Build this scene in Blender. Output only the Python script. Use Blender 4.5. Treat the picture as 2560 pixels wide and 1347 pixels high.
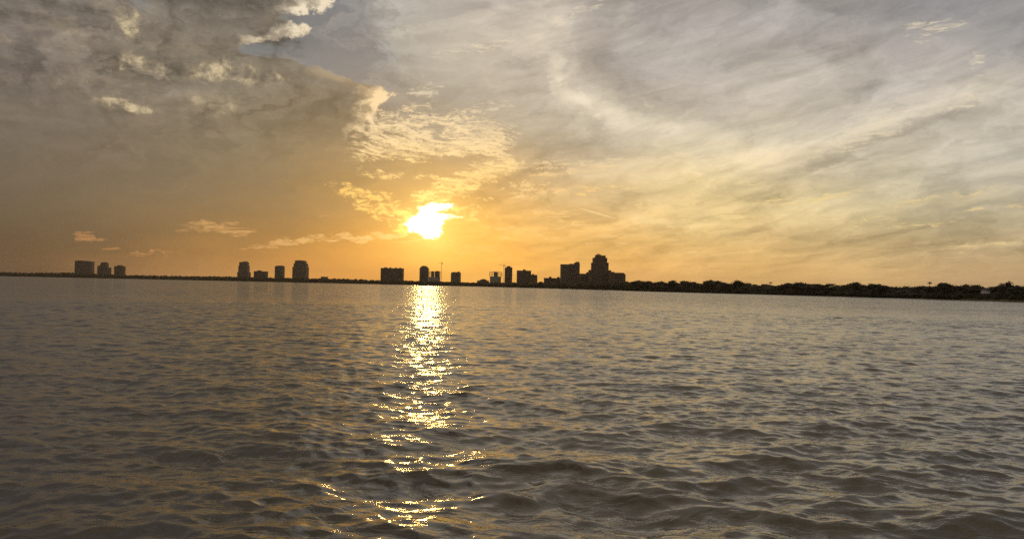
import bpy, bmesh, math, random
import numpy as np
from mathutils import Vector, Matrix, noise as mnoise

random.seed(7)
RNG = np.random.default_rng(11)
R = math.radians
for o in list(bpy.data.objects):
    bpy.data.objects.remove(o)
scene = bpy.context.scene
col = scene.collection

# ------------------------------------------------------------------ camera
F_PX, W_PX, H_PX = 1934.0, 2560.0, 1347.0
CAM_H = 3.0
ROLL = math.atan(0.0209)
PITCH = math.atan(41.3 / F_PX)
fwd = Vector((0, math.cos(PITCH), math.sin(PITCH)))
up0 = Vector((0, -math.sin(PITCH), math.cos(PITCH)))
rt0 = Vector((1, 0, 0))
rt = rt0 * math.cos(ROLL) + up0 * math.sin(ROLL)
up = up0 * math.cos(ROLL) - rt0 * math.sin(ROLL)
cam_data = bpy.data.cameras.new('camera')
cam = bpy.data.objects.new('camera', cam_data)
col.objects.link(cam)
cam_data.sensor_width = 36.0
cam_data.lens = 36.0 * F_PX / W_PX
cam_data.clip_start = 0.1
cam_data.clip_end = 30000
m = Matrix((rt, up, -fwd)).transposed().to_4x4()
m.translation = Vector((0, 0, CAM_H))
cam.matrix_world = m
scene.camera = cam


def ray(px, py):
    d = fwd + rt * ((px - W_PX / 2) / F_PX) - up * ((py - H_PX / 2) / F_PX)
    return d.normalized()


def at(px, py, Y):
    d = ray(px, py)
    return Vector((0, 0, CAM_H)) + d * (Y / d.y)


def azel(px, py):
    d = ray(px, py)
    return math.atan2(d.x, d.y), math.asin(d.z)


def to_px(az, el):
    d = Vector((math.sin(az) * math.cos(el), math.cos(az) * math.cos(el), math.sin(el)))
    f = max(d.dot(fwd), 0.05)
    return W_PX / 2 + F_PX * d.dot(rt) / f, H_PX / 2 - F_PX * d.dot(up) / f


SUN_PX = (1072, 562)
SUN_AZ, SUN_EL = azel(*SUN_PX)

# ------------------------------------------------------------------ render look
scene.render.engine = 'CYCLES'
scene.view_settings.view_transform = 'Standard'
scene.view_settings.look = 'None'
scene.view_settings.exposure = 0.13
scene.view_settings.gamma = 1.0
scene.view_settings.use_curve_mapping = False
cy = scene.cycles
cy.use_denoising = False
cy.max_bounces = 5
cy.glossy_bounces = 3
cy.diffuse_bounces = 2
cy.volume_bounces = 0
cy.sample_clamp_indirect = 3.0
cy.caustics_reflective = False
cy.blur_glossy = 0.2

# ------------------------------------------------------------------ world
world = bpy.data.worlds.new('World')
scene.world = world
world.use_nodes = True
wt = world.node_tree
wt.nodes.clear()


def s2l(c):
    c = c / 255.0
    return c / 12.92 if c <= 0.04045 else ((c + 0.055) / 1.055) ** 2.4


def lin(rgb):
    return tuple(s2l(v) for v in rgb)


class G:
    """small helper that writes node graphs as arithmetic"""
    def __init__(self, tree):
        self.t = tree

    def _in(self, sock, v):
        if hasattr(v, 'is_output') or isinstance(v, bpy.types.NodeSocket):
            self.t.links.new(v, sock)
        else:
            sock.default_value = v

    def math(self, op, a, b=None, c=None, clamp=False):
        n = self.t.nodes.new('ShaderNodeMath')
        n.operation = op
        n.use_clamp = clamp
        for i, v in enumerate((a, b, c)):
            if v is not None:
                self._in(n.inputs[i], v)
        return n.outputs[0]

    def add(self, a, b): return self.math('ADD', a, b)
    def sub(self, a, b): return self.math('SUBTRACT', a, b)
    def mul(self, a, b): return self.math('MULTIPLY', a, b)
    def mad(self, a, b, c): return self.math('MULTIPLY_ADD', a, b, c)

    def dot(self, v, w):
        n = self.t.nodes.new('ShaderNodeVectorMath')
        n.operation = 'DOT_PRODUCT'
        self._in(n.inputs[0], v)
        self._in(n.inputs[1], w)
        return n.outputs['Value']

    def vec(self, x, y, z=0.0):
        n = self.t.nodes.new('ShaderNodeCombineXYZ')
        for i, v in enumerate((x, y, z)):
            self._in(n.inputs[i], v)
        return n.outputs[0]

    def noise(self, v, scale=1.0, detail=4.0, rough=0.55, dist=0.0, lac=2.0):
        n = self.t.nodes.new('ShaderNodeTexNoise')
        n.noise_dimensions = '2D' if False else '3D'
        self._in(n.inputs['Vector'], v)
        n.inputs['Scale'].default_value = scale
        n.inputs['Detail'].default_value = detail
        n.inputs['Roughness'].default_value = rough
        n.inputs['Lacunarity'].default_value = lac
        n.inputs['Distortion'].default_value = dist
        return n.outputs[0]

    def ss(self, v, a, b, lo=0.0, hi=1.0, kind='SMOOTHSTEP'):
        n = self.t.nodes.new('ShaderNodeMapRange')
        n.interpolation_type = kind
        self._in(n.inputs[0], v)
        for i, x in zip((1, 2, 3, 4), (a, b, lo, hi)):
            self._in(n.inputs[i], x)
        return n.outputs[0]

    def ramp(self, fac, stops, kind='LINEAR'):
        n = self.t.nodes.new('ShaderNodeValToRGB')
        cr = n.color_ramp
        cr.interpolation = kind
        while len(cr.elements) < len(stops):
            cr.elements.new(0.5)
        for e, (p, c) in zip(cr.elements, stops):
            e.position = p
        for e, (p, c) in zip(cr.elements, stops):
            e.color = (c[0], c[1], c[2], 1.0)
        self._in(n.inputs[0], fac)
        return n.outputs[0]

    def mix(self, fac, a, b, blend='MIX'):
        n = self.t.nodes.new('ShaderNodeMix')
        n.data_type = 'RGBA'
        n.blend_type = blend
        n.clamp_factor = False
        self._in(n.inputs[0], fac)
        self._in(n.inputs[6], a if not isinstance(a, tuple) else (*a, 1.0))
        self._in(n.inputs[7], b if not isinstance(b, tuple) else (*b, 1.0))
        return n.outputs[2]

    def vmix(self, fac, a, b):
        # same blend kept in vector sockets: no hidden conversion nodes inside long chains
        n = self.t.nodes.new('ShaderNodeMix')
        n.data_type = 'VECTOR'
        n.clamp_factor = False
        self._in(n.inputs[0], fac)
        self._in(n.inputs[4], a)
        self._in(n.inputs[5], b)
        return n.outputs[1]

    def scale(self, c, f):
        n = self.t.nodes.new('ShaderNodeVectorMath')
        n.operation = 'SCALE'
        self._in(n.inputs[0], c)
        self._in(n.inputs['Scale'], f)
        return n.outputs[0]

    def cadd(self, a, b):
        n = self.t.nodes.new('ShaderNodeVectorMath')
        n.operation = 'ADD'
        self._in(n.inputs[0], a)
        self._in(n.inputs[1], b)
        return n.outputs[0]


# --SKY-BEGIN
g = G(wt)
tc = wt.nodes.new('ShaderNodeTexCoord')
sep = wt.nodes.new('ShaderNodeSeparateXYZ')
wt.links.new(tc.outputs['Generated'], sep.inputs[0])
dx, dy, dz = sep.outputs
az = g.math('ARCTAN2', dx, dy)
el = g.math('ARCSINE', dz)
elc = g.math('MAXIMUM', el, 0.0)

# cloud-layer plane: where the view line meets a flat layer, so textures crowd together towards the horizon
inv = g.math('DIVIDE', 1.0, g.add(g.math('MAXIMUM', dz, 0.0), 0.07))
qx = g.mul(dx, inv)
qy = g.mul(dy, inv)
plane = g.vec(qx, qy, 0.0)

# coarse wobble shared by all layers
AE = g.vec(az, el, 0.0)
wob = wt.nodes.new('ShaderNodeTexNoise')
wt.links.new(g.vec(az, g.mul(el, 1.9), 3.1), wob.inputs['Vector'])
wob.inputs['Scale'].default_value = 9.0
wob.inputs['Detail'].default_value = 6.0
wob.inputs['Roughness'].default_value = 0.6
wsep = wt.nodes.new('ShaderNodeSeparateXYZ')
wt.links.new(wob.outputs['Color'], wsep.inputs[0])
wx, wy = wsep.outputs[0], wsep.outputs[1]
azw = g.mad(g.sub(wx, 0.5), 0.16, az)
elw = g.mad(g.sub(wy, 0.5), g.ss(el, 0.0, 0.2, 0.015, 0.07), el)
finew = wt.nodes.new('ShaderNodeTexNoise')
wt.links.new(g.vec(az, g.mul(el, 1.6), 7.7), finew.inputs['Vector'])
finew.inputs['Scale'].default_value = 34.0
finew.inputs['Detail'].default_value = 5.0
finew.inputs['Roughness'].default_value = 0.62
fsep = wt.nodes.new('ShaderNodeSeparateXYZ')
wt.links.new(finew.outputs['Color'], fsep.inputs[0])
azf = g.mad(g.sub(fsep.outputs[0], 0.5), 0.05, az)
elf = g.mad(g.sub(fsep.outputs[1], 0.5), 0.028, el)
AF = g.vec(azf, elf, 1.0)

# large colour field of the sky, as seen at sunset from the water, top row out of view (rows by elevation, stops by azimuth)
COLS = [i * 160 for i in range(17)]
TAB = {
 -330: [(112,104,98)]*3 + [(112,106,98)]*3 + [(150,145,138),(158,150,138),(162,153,138),(160,150,136),(150,141,128),(152,143,130),(150,141,128),(148,139,127),(142,134,124),(136,130,122),(130,125,118)],  # unseen sky above the frame, warmed to tint the water's reflections
 0:   [(120,108,92),(118,106,92),(130,118,100),(112,103,90),(116,107,92),(128,128,128),(160,156,148),(168,163,155),(175,167,158),(176,166,156),(146,141,136),(158,152,146),(150,145,142),(152,147,143),(140,136,134),(135,132,132),(130,128,128)],
 70:  [(115,102,88),(112,100,86),(125,112,92),(112,103,88),(115,105,88),(118,121,124),(160,156,147),(178,170,158),(182,172,160),(180,170,158),(152,146,140),(160,153,146),(155,150,146),(160,153,148),(158,152,148),(155,150,146),(145,141,138)],
 140: [(112,99,85),(110,98,84),(128,113,92),(122,110,91),(118,108,92),(112,114,115),(145,142,136),(176,168,155),(185,174,160),(183,173,159),(156,149,142),(162,154,146),(168,160,150),(168,160,150),(162,155,148),(160,153,146),(150,145,140)],
 210: [(110,97,83),(110,97,83),(118,104,88),(122,110,91),(120,109,91),(113,104,90),(118,115,108),(162,155,142),(178,168,153),(186,176,159),(165,156,146),(170,161,150),(175,167,154),(175,166,154),(165,157,148),(170,162,150),(165,158,146)],
 280: [(110,97,82),(112,99,83),(118,104,86),(120,107,87),(118,107,86),(118,105,83),(134,123,104),(150,143,130),(164,155,140),(176,166,149),(180,170,150),(172,162,148),(180,170,154),(175,166,152),(168,160,148),(178,168,150),(172,163,148)],
 350: [(108,95,80),(112,98,82),(116,102,84),(118,105,84),(120,107,84),(123,108,83),(142,124,96),(156,142,118),(162,148,124),(165,155,137),(178,168,147),(190,178,152),(185,174,152),(180,170,150),(183,172,150),(172,164,148),(160,153,142)],
 420: [(106,93,78),(110,96,79),(114,100,81),(118,104,82),(122,107,82),(132,112,82),(154,128,88),(172,142,98),(172,147,108),(175,156,125),(190,172,138),(200,182,142),(198,180,145),(188,174,145),(180,168,145),(170,162,145),(165,158,142)],
 490: [(102,88,72),(106,92,74),(112,96,76),(118,100,76),(126,106,78),(142,114,76),(168,132,78),(196,154,88),(188,151,96),(185,155,108),(192,168,122),(198,176,128),(200,180,135),(192,176,138),(182,170,140),(172,163,138),(170,160,138)],
 560: [(95,80,62),(102,86,66),(112,92,68),(122,98,68),(134,104,68),(150,114,68),(184,134,70),(225,170,78),(210,160,84),(200,160,98),(202,168,110),(200,174,120),(198,174,125),(192,172,128),(185,168,130),(178,163,130),(172,158,128)],
 610: [(92,76,58),(102,82,60),(116,90,62),(130,100,64),(146,108,64),(168,120,62),(205,146,66),(236,176,75),(222,165,82),(208,162,92),(205,165,100),(205,170,110),(202,170,115),(196,168,118),(190,164,118),(182,160,120),(175,155,120)],
 650: [(92,76,58),(108,84,60),(130,98,64),(150,110,68),(175,125,70),(198,140,70),(218,155,74),(240,178,80),(228,168,82),(215,164,90),(212,165,98),(212,170,105),(208,170,108),(202,168,112),(195,163,112),(188,160,115),(180,154,115)],
 690: [(95,76,58),(120,90,62),(160,118,76),(190,140,85),(210,150,82),(212,148,74),(222,155,74),(236,172,80),(226,168,84),(215,162,90),(212,162,96),(212,166,102),(208,166,106),(204,164,108),(198,162,110),(190,156,110),(180,150,110)],
}
YS = sorted(TAB)
GAIN = 1.0


def table(px, py):
    px = min(max(px, 0), 2560)
    py = min(max(py, YS[0]), YS[-1])
    i = max(k for k in range(len(YS)) if YS[k] <= py)
    i = min(i, len(YS) - 2)
    fy = (py - YS[i]) / (YS[i + 1] - YS[i])
    j = min(int(px // 160), 15)
    fx = px / 160 - j
    out = []
    cool = max(0, min(1, (1000 - px) / 250)) * max(0, min(1, (420 - py) / 200))
    for k in range(3):
        a = TAB[YS[i]][j][k] * (1 - fx) + TAB[YS[i]][j + 1][k] * fx
        b = TAB[YS[i + 1]][j][k] * (1 - fx) + TAB[YS[i + 1]][j + 1][k] * fx
        out.append(a * (1 - fy) + b * fy + cool * (0, 3, 8)[k])
    return lin(out)


fac_az = g.mad(azw, 1 / (2 * math.pi), 0.5)
ROW_EL = [R(v) for v in (-1, 0.6, 1.8, 3.2, 4.8, 6.6, 8.6, 10.8, 13.2, 15.8, 18.6, 21.6, 27.0)]
back_hi, back_lo = lin((118, 114, 112)), lin((124, 108, 92))  # unseen sky behind the camera, low part warmed and dimmed to light the buildings
rows = []
for e in ROW_EL:
    st = []
    t = max(0.0, min(1.0, e / R(20)))
    back = tuple(back_lo[k] * (1 - t) + back_hi[k] * t for k in range(3))
    st.append((0.0, back))
    a0, a1 = R(-35), R(35)
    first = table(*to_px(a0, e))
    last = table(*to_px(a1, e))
    st.append((0.5 + R(-80) / (2 * math.pi), tuple((first[k] + back[k]) / 2 for k in range(3))))
    for i in range(25):
        a = a0 + (a1 - a0) * i / 24
        st.append((0.5 + a / (2 * math.pi), table(*to_px(a, e))))
    st.append((0.5 + R(80) / (2 * math.pi), tuple((last[k] + back[k]) / 2 for k in range(3))))
    st.append((1.0, back))
    # each row is blended in as soon as it is made, so few values are alive at once
    row = g.ramp(fac_az, st)
    if not rows:
        fieldc = row
    else:
        i = len(rows)
        w = g.ss(elw, ROW_EL[i - 1], ROW_EL[i], kind='LINEAR')
        fieldc = g.mix(w, fieldc, row)
    rows.append(row)
zen = lin((146, 134, 116))  # overhead sky, out of view, brightened and warmed for the water to reflect
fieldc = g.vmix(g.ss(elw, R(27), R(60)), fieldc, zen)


def ell(cx, cy, rx, ry, rot=0.0, src=None):
    """soft elliptical weight (1 in the middle, 0 outside) round a direction of the sky"""
    c = azel(cx, cy)
    ca, sa = math.cos(R(rot)), math.sin(R(rot))
    p1 = azel(cx + rx * ca, cy - rx * sa)
    p2 = azel(cx + ry * sa, cy + ry * ca)
    J = Matrix(((p1[0] - c[0], p2[0] - c[0]), (p1[1] - c[1], p2[1] - c[1]))).inverted()
    a = g.dot(src or AF, (J[0][0], J[0][1], -J[0][0] * c[0] - J[0][1] * c[1]))
    b = g.dot(src or AF, (J[1][0], J[1][1], -J[1][0] * c[0] - J[1][1] * c[1]))
    return g.ss(g.mad(a, a, g.mul(b, b)), 1.0, 0.0)


def mask(items, src=None):
    out = None
    for k, it in enumerate(items):
        if k and k % 4 == 0:
            # evaluate the weights a few at a time, one batch after another, so the shader's stack does not run full
            n = wt.nodes.new('ShaderNodeVectorMath')
            n.operation = 'MULTIPLY_ADD'
            wt.links.new(g.vec(out, out, out), n.inputs[0])
            n.inputs[1].default_value = (1e-9, 1e-9, 1e-9)
            wt.links.new(src or AF, n.inputs[2])
            src = n.outputs[0]
        w = it[5] if len(it) > 5 else 1.0
        e = ell(it[0], it[1], it[2], it[3], it[4], src)
        out = g.mul(e, w) if out is None else g.mad(e, w, out)
    return g.math('MINIMUM', out, 1.0)


# ---- thin veil texture: streaks combed along one direction of the layer
ANG = R(-4)
ca, sa = math.cos(ANG), math.sin(ANG)
along = g.add(g.mul(qx, math.sin(ANG)), g.mul(qy, math.cos(ANG)))
across = g.sub(g.mul(qx, math.cos(ANG)), g.mul(qy, math.sin(ANG)))
w1 = g.mul(g.sub(wx, 0.5), 1.4)
st1 = g.noise(g.vec(g.add(across, w1), g.mul(along, 0.42), 1.3), 2.3, 9, 0.62, 0.7)
st2 = g.noise(g.vec(g.add(g.mul(az, 1.0), g.mul(w1, .10)), g.mul(g.mad(az, -0.22, el), 4.6), 5.0), 7.5, 8, 0.62, 1.0)
big = g.noise(g.vec(g.mad(g.sub(wy, .5), .3, az), g.mul(g.mad(az, -0.15, el), 2.6), 11.0), 4.5, 6, 0.6, 0.8)
veil = g.add(g.mul(g.sub(st1, 0.5), 1.0), g.mul(g.sub(st2, 0.5), 0.9))
right = g.ss(azw, R(-9), R(1))
ahead = g.ss(dy, -0.2, 0.3, 0.35, 1.0)
amp = g.mul(g.mad(right, 0.85, 0.13), g.mul(g.ss(el, 0.0, R(4), 0.25, 1.0), ahead))
fieldc = g.scale(fieldc, g.math('MAXIMUM', g.mad(g.mul(g.mad(g.sub(big, .5), 1.5, veil), amp), 1.05, 1.06), 0.3))

# larger lit and shaded bands of the veil
lit_bands = mask([
 (1370, 80, 70, 130, -14, 0.22), (1386, 185, 26, 60, 8, .34), (1425, 235, 80, 34, -50, 0.34), (1500, 275, 120, 30, -28, 0.34), (1610, 308, 150, 34, -16, 0.30), (1740, 335, 120, 34, -10, .26), (1480, 250, 190, 80, -30, .16), (1560, 350, 130, 30, -10, .12),
 (1250, 100, 300, 60, 6, .22), (1160, 50, 260, 22, 14, .2), (1130, 180, 220, 50, 2, .14), (1560, 480, 260, 60, 0, .14), (1980, 470, 200, 30, 6, .14),
 (2170, 325, 170, 20, 24, .30), (2340, 265, 160, 20, 22, .20), (2480, 215, 140, 50, 22, .24), (2250, 290, 300, 60, 23, .14), (2010, 375, 150, 22, 10, .20),
 (1700, 420, 380, 46, 4, .18), (2350, 500, 260, 22, 8, .20), (1850, 520, 120, 12, 8, .30),
 (2400, 615, 240, 12, 6, .12), (1620, 545, 110, 14, -8, .25), (2000, 545, 220, 10, 4, .18), (1150, 620, 160, 10, -2, .08)], AF)
dark_bands = mask([
 (2250, 330, 230, 16, 20, .26), (2080, 405, 150, 12, 12, .26), (1990, 440, 60, 10, 5, .12), (1930, 505, 90, 7, 8, .20), (2200, 460, 240, 50, 0, .06),
 (1495, 80, 80, 150, -6, .24), (1530, 180, 120, 60, -25, .18), (2150, 20, 260, 40, -4, .16), (1900, 110, 200, 40, 10, .10), (2080, 250, 160, 60, 20, .10), (2460, 290, 140, 30, 0, .10), (1440, 370, 200, 40, 0, .12), (1370, 420, 90, 14, 8, .20)], AF)
wisp = g.ss(st2, 0.33, 0.68)
wisp2 = g.mad(wisp, 0.45, 0.60)
fieldc = g.vmix(g.mul(lit_bands, wisp2), fieldc, g.vmix(g.ss(el, R(6), R(13)), lin((244, 214, 160)), lin((238, 224, 198))))
fieldc = g.scale(fieldc, g.mad(g.mul(dark_bands, wisp2), -0.9, 1.0))

# ---- heavy cloud mass on the left, with a ragged right-hand edge
EDGE = [(-400, 900), (-120, 880), (-20, 850), (6, 836), (18, 828), (34, 780), (46, 716), (58, 752), (74, 786), (90, 752), (102, 706), (114, 620),
        (128, 596), (142, 640), (150, 738), (166, 780), (190, 850), (206, 900), (216, 972), (238, 966), (262, 940), (284, 952), (306, 946), (330, 890), (370, 850), (430, 800)]
e_lo, e_hi = azel(900, 440)[1], azel(900, -400)[1]
st = []
for py, px in sorted(EDGE, key=lambda v: -v[0]):
    a, e = azel(px, py)
    v = (a + 0.6) / 1.2
    st.append(((e - e_lo) / (e_hi - e_lo), (v, v, v)))
edge = g.ramp(g.ss(g.mad(g.sub(fsep.outputs[1], 0.5), 0.008, el), e_lo, e_hi, kind='LINEAR'), st)
es = wt.nodes.new('ShaderNodeSeparateColor')
wt.links.new(edge, es.inputs[0])
edge_az = g.mad(es.outputs[0], 1.2, -0.6)
puff = g.noise(g.vec(az, el, 2.2), 46.0, 7, 0.62, 0.3)
grain = g.noise(g.vec(g.mad(az, 0.8, g.mul(el, 0.7)), g.sub(g.mul(el, 1.7), g.mul(az, 0.35)), 4.4), 70.0, 5, 0.68, 0.5)
D = g.sub(edge_az, az)
D = g.add(D, g.mad(g.sub(puff, 0.5), 0.085, g.mul(g.sub(wx, 0.5), 0.03)))
hi_part = g.ss(el, azel(900, 370)[1], azel(900, 330)[1])
soft = g.ss(el, azel(900, 330)[1], azel(900, 270)[1], 0.05, 0.016)
alpha = g.mul(g.ss(D, 0.0, soft), hi_part)
bill = g.noise(g.vec(g.mad(g.sub(wx, .5), .35, az), g.mul(el, 1.35), 9.0), 8.5, 9, 0.6, 0.4)
bill2 = g.noise(g.vec(g.mad(g.sub(wx, .5), .35, g.add(az, -0.010)), g.mul(g.add(el, 0.012), 1.35), 9.0), 8.5, 9, 0.6, 0.4)
relief = g.sub(bill, bill2)
fieldc = g.scale(fieldc, g.mad(g.ss(azw, R(-8), R(4)), g.ss(el, R(9), R(16), 0.15, 0.02), 1.0))
massc = g.vmix(g.ss(el, R(8), R(19)), lin((124, 109, 84)), lin((108, 102, 93)))
massc = g.vmix(g.ss(az, R(-32), R(-14)), lin((112, 101, 89)), massc)
leftw = g.mul(g.ss(azw, R(-4), R(-12)), g.ss(el, R(2), R(9)))
shade = g.mul(g.add(g.mul(relief, 2.2), g.mul(g.sub(bill, 0.5), 0.5)), g.ss(el, R(7), R(17), 0.22, 1.0))
fine = g.mul(g.mad(puff, 1.0, g.mad(grain, 0.5, -0.75)), g.ss(el, R(6), R(15), 0.15, 1.0))
shade = g.mad(fine, 0.75, g.mul(shade, 1.35))
fieldc = g.scale(fieldc, g.mad(g.mul(shade, leftw), 1.1, 1.0))
massc = g.scale(massc, g.mad(shade, 0.9, 1.0))
AFW = g.vec(g.mad(g.sub(wx, .5), .10, azf), g.mad(g.sub(wy, .5), .06, elf), 1.0)
blue = g.mul(mask([(850, 60, 150, 120, 0, .8), (840, 130, 150, 90, -35, 1.1), (910, 190, 130, 60, -40, .5), (1000, 262, 110, 40, -20, .5)], AFW), g.ss(az, azel(640, 100)[0], azel(740, 100)[0]))
fieldc = g.vmix(g.mul(blue, 0.85), fieldc, g.vmix(g.ss(st1, .42, .6), lin((104, 112, 120)), lin((140, 140, 140))))
fieldc = g.vmix(g.mul(mask([(640, 122, 70, 22, -6, 1.0), (345, 6, 40, 34, -10, .7)]), 0.65), fieldc, lin((122, 126, 130)))
fieldc = g.vmix(alpha, fieldc, g.vmix(g.ss(D, 0.0, 0.26), massc, fieldc))
# sun-lit rims and lit gaps in the mass
rim_where = mask([(780, 12, 120, 42, 0, 1.0), (735, 84, 90, 34, 6, 1.0), (948, 262, 80, 66, 0, .95), (915, 320, 60, 40, 0, .55), (830, 190, 80, 30, -20, .12), (640, 100, 60, 16, 0, .5)], AF)
rim = g.mul(g.mul(g.ss(D, -0.002, 0.008), g.ss(D, 0.075, 0.012)), rim_where)
rim = g.mul(rim, g.ss(g.add(puff, g.mul(relief, 1.5)), 0.3, 0.62, 0.25, 1.05))
fieldc = g.vmix(g.math('MINIMUM', g.mul(rim, 1.25), 1.0), fieldc, g.vmix(g.ss(el, R(14), R(18)), lin((244, 214, 166)), lin((238, 222, 192))))
lit = mask([(318, 45, 52, 40, -45, .9), (325, 85, 26, 26, -30, .7), (318, 150, 50, 34, 0, .95), (430, 172, 190, 30, -6, .9), (600, 180, 160, 38, -8, .95), (690, 192, 60, 16, -16, .5),
            (310, 264, 120, 20, -6, .85), (360, 275, 70, 14, -6, .45), (530, 262, 90, 42, 0, .75), (150, 60, 120, 40, -20, .4), (90, 200, 110, 30, 0, .35), (230, 200, 90, 30, -20, .4), (16, 96, 50, 16, -14, .7), (60, 52, 60, 30, -30, .3), (110, 105, 60, 14, 0, .35), (470, 190, 200, 20, -4, .4), (250, 250, 120, 26, -10, .35), (250, 20, 60, 30, -30, .4), (690, 40, 60, 30, 20, .5), (440, 120, 120, 20, -8, .3), (368, 216, 30, 7, -6, .7), (600, 108, 40, 12, 0, .35),
            (30, 150, 40, 12, -20, .3), (200, 118, 60, 30, 0, .2), (560, 146, 20, 12, -50, .3), (620, 148, 36, 8, 0, .6), (740, 148, 36, 12, 0, .3)])
litn = g.add(g.mad(puff, 0.55, g.mul(bill, 0.45)), g.mul(lit, 0.16))
fieldc = g.vmix(g.mul(g.ss(g.add(g.mad(puff, 0.6, g.mul(bill, 0.35)), g.mul(grain, 0.10)), 0.44, 0.64), g.mul(g.math('POWER', lit, 1.2), 0.80)), fieldc, g.vmix(g.ss(litn, 0.60, 0.75), lin((160, 142, 112)), lin((216, 196, 156))))

# ---- rippled high cloud above and round the sun
rip = g.noise(g.vec(g.mad(g.sub(wx, .5), .30, az), g.mul(g.mad(g.sub(wy, .5), .035, g.mad(az, 0.10, el)), 5.2), 0.4), 44.0, 7, 0.74, 0.5)

ripm = mask([(1080, 330, 230, 80, 0, .95), (1000, 385, 160, 55, 8, .85), (1200, 385, 120, 50, -10, .75), (930, 350, 90, 60, 20, .5), (1170, 445, 130, 34, 10, .95), (1130, 475, 110, 32, 8, .95), (1250, 400, 80, 40, -30, .7), (1080, 492, 70, 18, 6, .8),
             (980, 438, 130, 10, -3, .55), (1060, 232, 46, 16, 6, .5), (1050, 262, 50, 14, 6, .45), (1260, 350, 60, 50, -30, .5)])
hole = mask([(1085, 325, 26, 26, 0, .7), (1110, 345, 50, 10, 0, .45), (1155, 398, 110, 16, -3, .75), (1000, 420, 130, 14, -4, .8), (1060, 412, 120, 14, -4, .5)])
rv = g.ss(g.add(g.mad(rip, 0.72, g.mul(grain, 0.28)), g.mul(g.sub(ripm, hole), 0.17)), 0.56, 0.74)
rv = g.mul(rv, g.ss(ripm, 0.02, 0.3))
fieldc = g.vmix(g.mul(rv, 0.92), fieldc, g.vmix(g.ss(el, R(6), R(12)), lin((255, 212, 126)), lin((240, 214, 168))))

grm = mask([(930, 500, 110, 40, -18, .9), (990, 540, 110, 44, -18, 1.0), (870, 478, 80, 18, -14, .6), (1170, 538, 90, 28, 0, .8), (1330, 478, 110, 32, 0, .85), (1225, 498, 36, 10, -6, .7), (985, 580, 90, 16, 8, .7)])
gv = g.ss(g.add(g.mad(grain, 0.7, g.mul(rip, 0.3)), g.mul(grm, 0.13)), 0.56, 0.70)
gv = g.mul(gv, g.ss(grm, 0.02, 0.3))
fieldc = g.vmix(g.mul(gv, 0.85), fieldc, g.vmix(g.ss(az, R(-5), R(1)), lin((255, 205, 110)), lin((238, 200, 138))))

stm = mask([(850, 596, 190, 15, 4, .9), (960, 590, 110, 14, 8, .8), (540, 570, 120, 20, -3, .95), (228, 593, 56, 10, -2, .95), (690, 612, 120, 9, 6, .7), (350, 632, 120, 8, -2, .6), (1140, 610, 130, 8, -2, .4),
            (1390, 536, 90, 9, -3, .8), (1280, 576, 110, 6, -5, .6), (1460, 562, 150, 14, -6, .5), (1620, 545, 90, 14, -6, .6), (1400, 598, 110, 8, -4, .4), (1520, 608, 80, 5, -4, .5), (460, 625, 60, 6, 0, .4), (1345, 412, 130, 12, 5, .7),
            (820, 544, 40, 5, -4, .5), (1950, 505, 160, 10, 8, .6), (1860, 540, 100, 10, -4, .55), (2150, 550, 230, 9, 3, .4), (2330, 500, 200, 10, 10, .5), (2450, 612, 170, 6, 6, .6), (2340, 66, 110, 22, 6, .7), (2300, 98, 60, 10, 0, .4), (2445, 150, 44, 24, -10, .7), (2480, 190, 60, 18, 0, .4), (1060, 228, 60, 18, 8, .8), (1240, 265, 100, 14, 12, .5), (2190, 335, 130, 30, 24, .7),
            (1420, 428, 150, 12, 8, .8), (1500, 470, 190, 14, 5, .7), (1600, 402, 250, 14, 4, .6), (1760, 448, 190, 12, -4, .6), (1690, 558, 130, 11, -5, .8), (1650, 520, 120, 8, -6, .6),
            (1560, 592, 130, 8, 0, .5), (2060, 494, 160, 10, 10, .8), (2240, 562, 190, 9, 2, .5), (2480, 520, 120, 9, 6, .6), (1825, 540, 60, 14, -16, .9), (2300, 640, 190, 6, 6, .4), (1760, 636, 190, 6, 2, .4),
            (2420, 250, 90, 18, 26, .6), (2080, 372, 120, 14, 14, .6), (1240, 590, 90, 7, -4, .5), (1130, 628, 80, 5, -2, .5), (1010, 604, 70, 6, 6, .7), (1430, 40, 140, 24, 30, .4), (1180, 120, 160, 22, 14, .45)])
stn = g.noise(g.vec(g.mad(g.sub(wx, .5), .1, az), g.mul(g.mad(az, -0.05, el), 5.0), 8.4), 40.0, 7, 0.76, 0.6)
sv = g.mul(g.ss(g.add(stn, g.mul(stm, 0.15)), 0.53, 0.72), g.ss(stm, 0.0, 0.35))
fieldc = g.vmix(g.mul(sv, 0.75), fieldc, g.vmix(g.ss(el, R(7), R(11)), g.vmix(g.ss(az, R(-30), R(-6)), lin((186, 132, 84)), g.vmix(g.ss(az, R(3), R(12)), lin((248, 202, 128)), lin((242, 212, 148)))), lin((226, 210, 180))))
# short vapour trail
fieldc = g.vmix(g.mul(ell(1492, 533, 62, 3.0, -16, g.vec(az, el, 1.0)), 0.6), fieldc, lin((244, 214, 150)))

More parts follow.
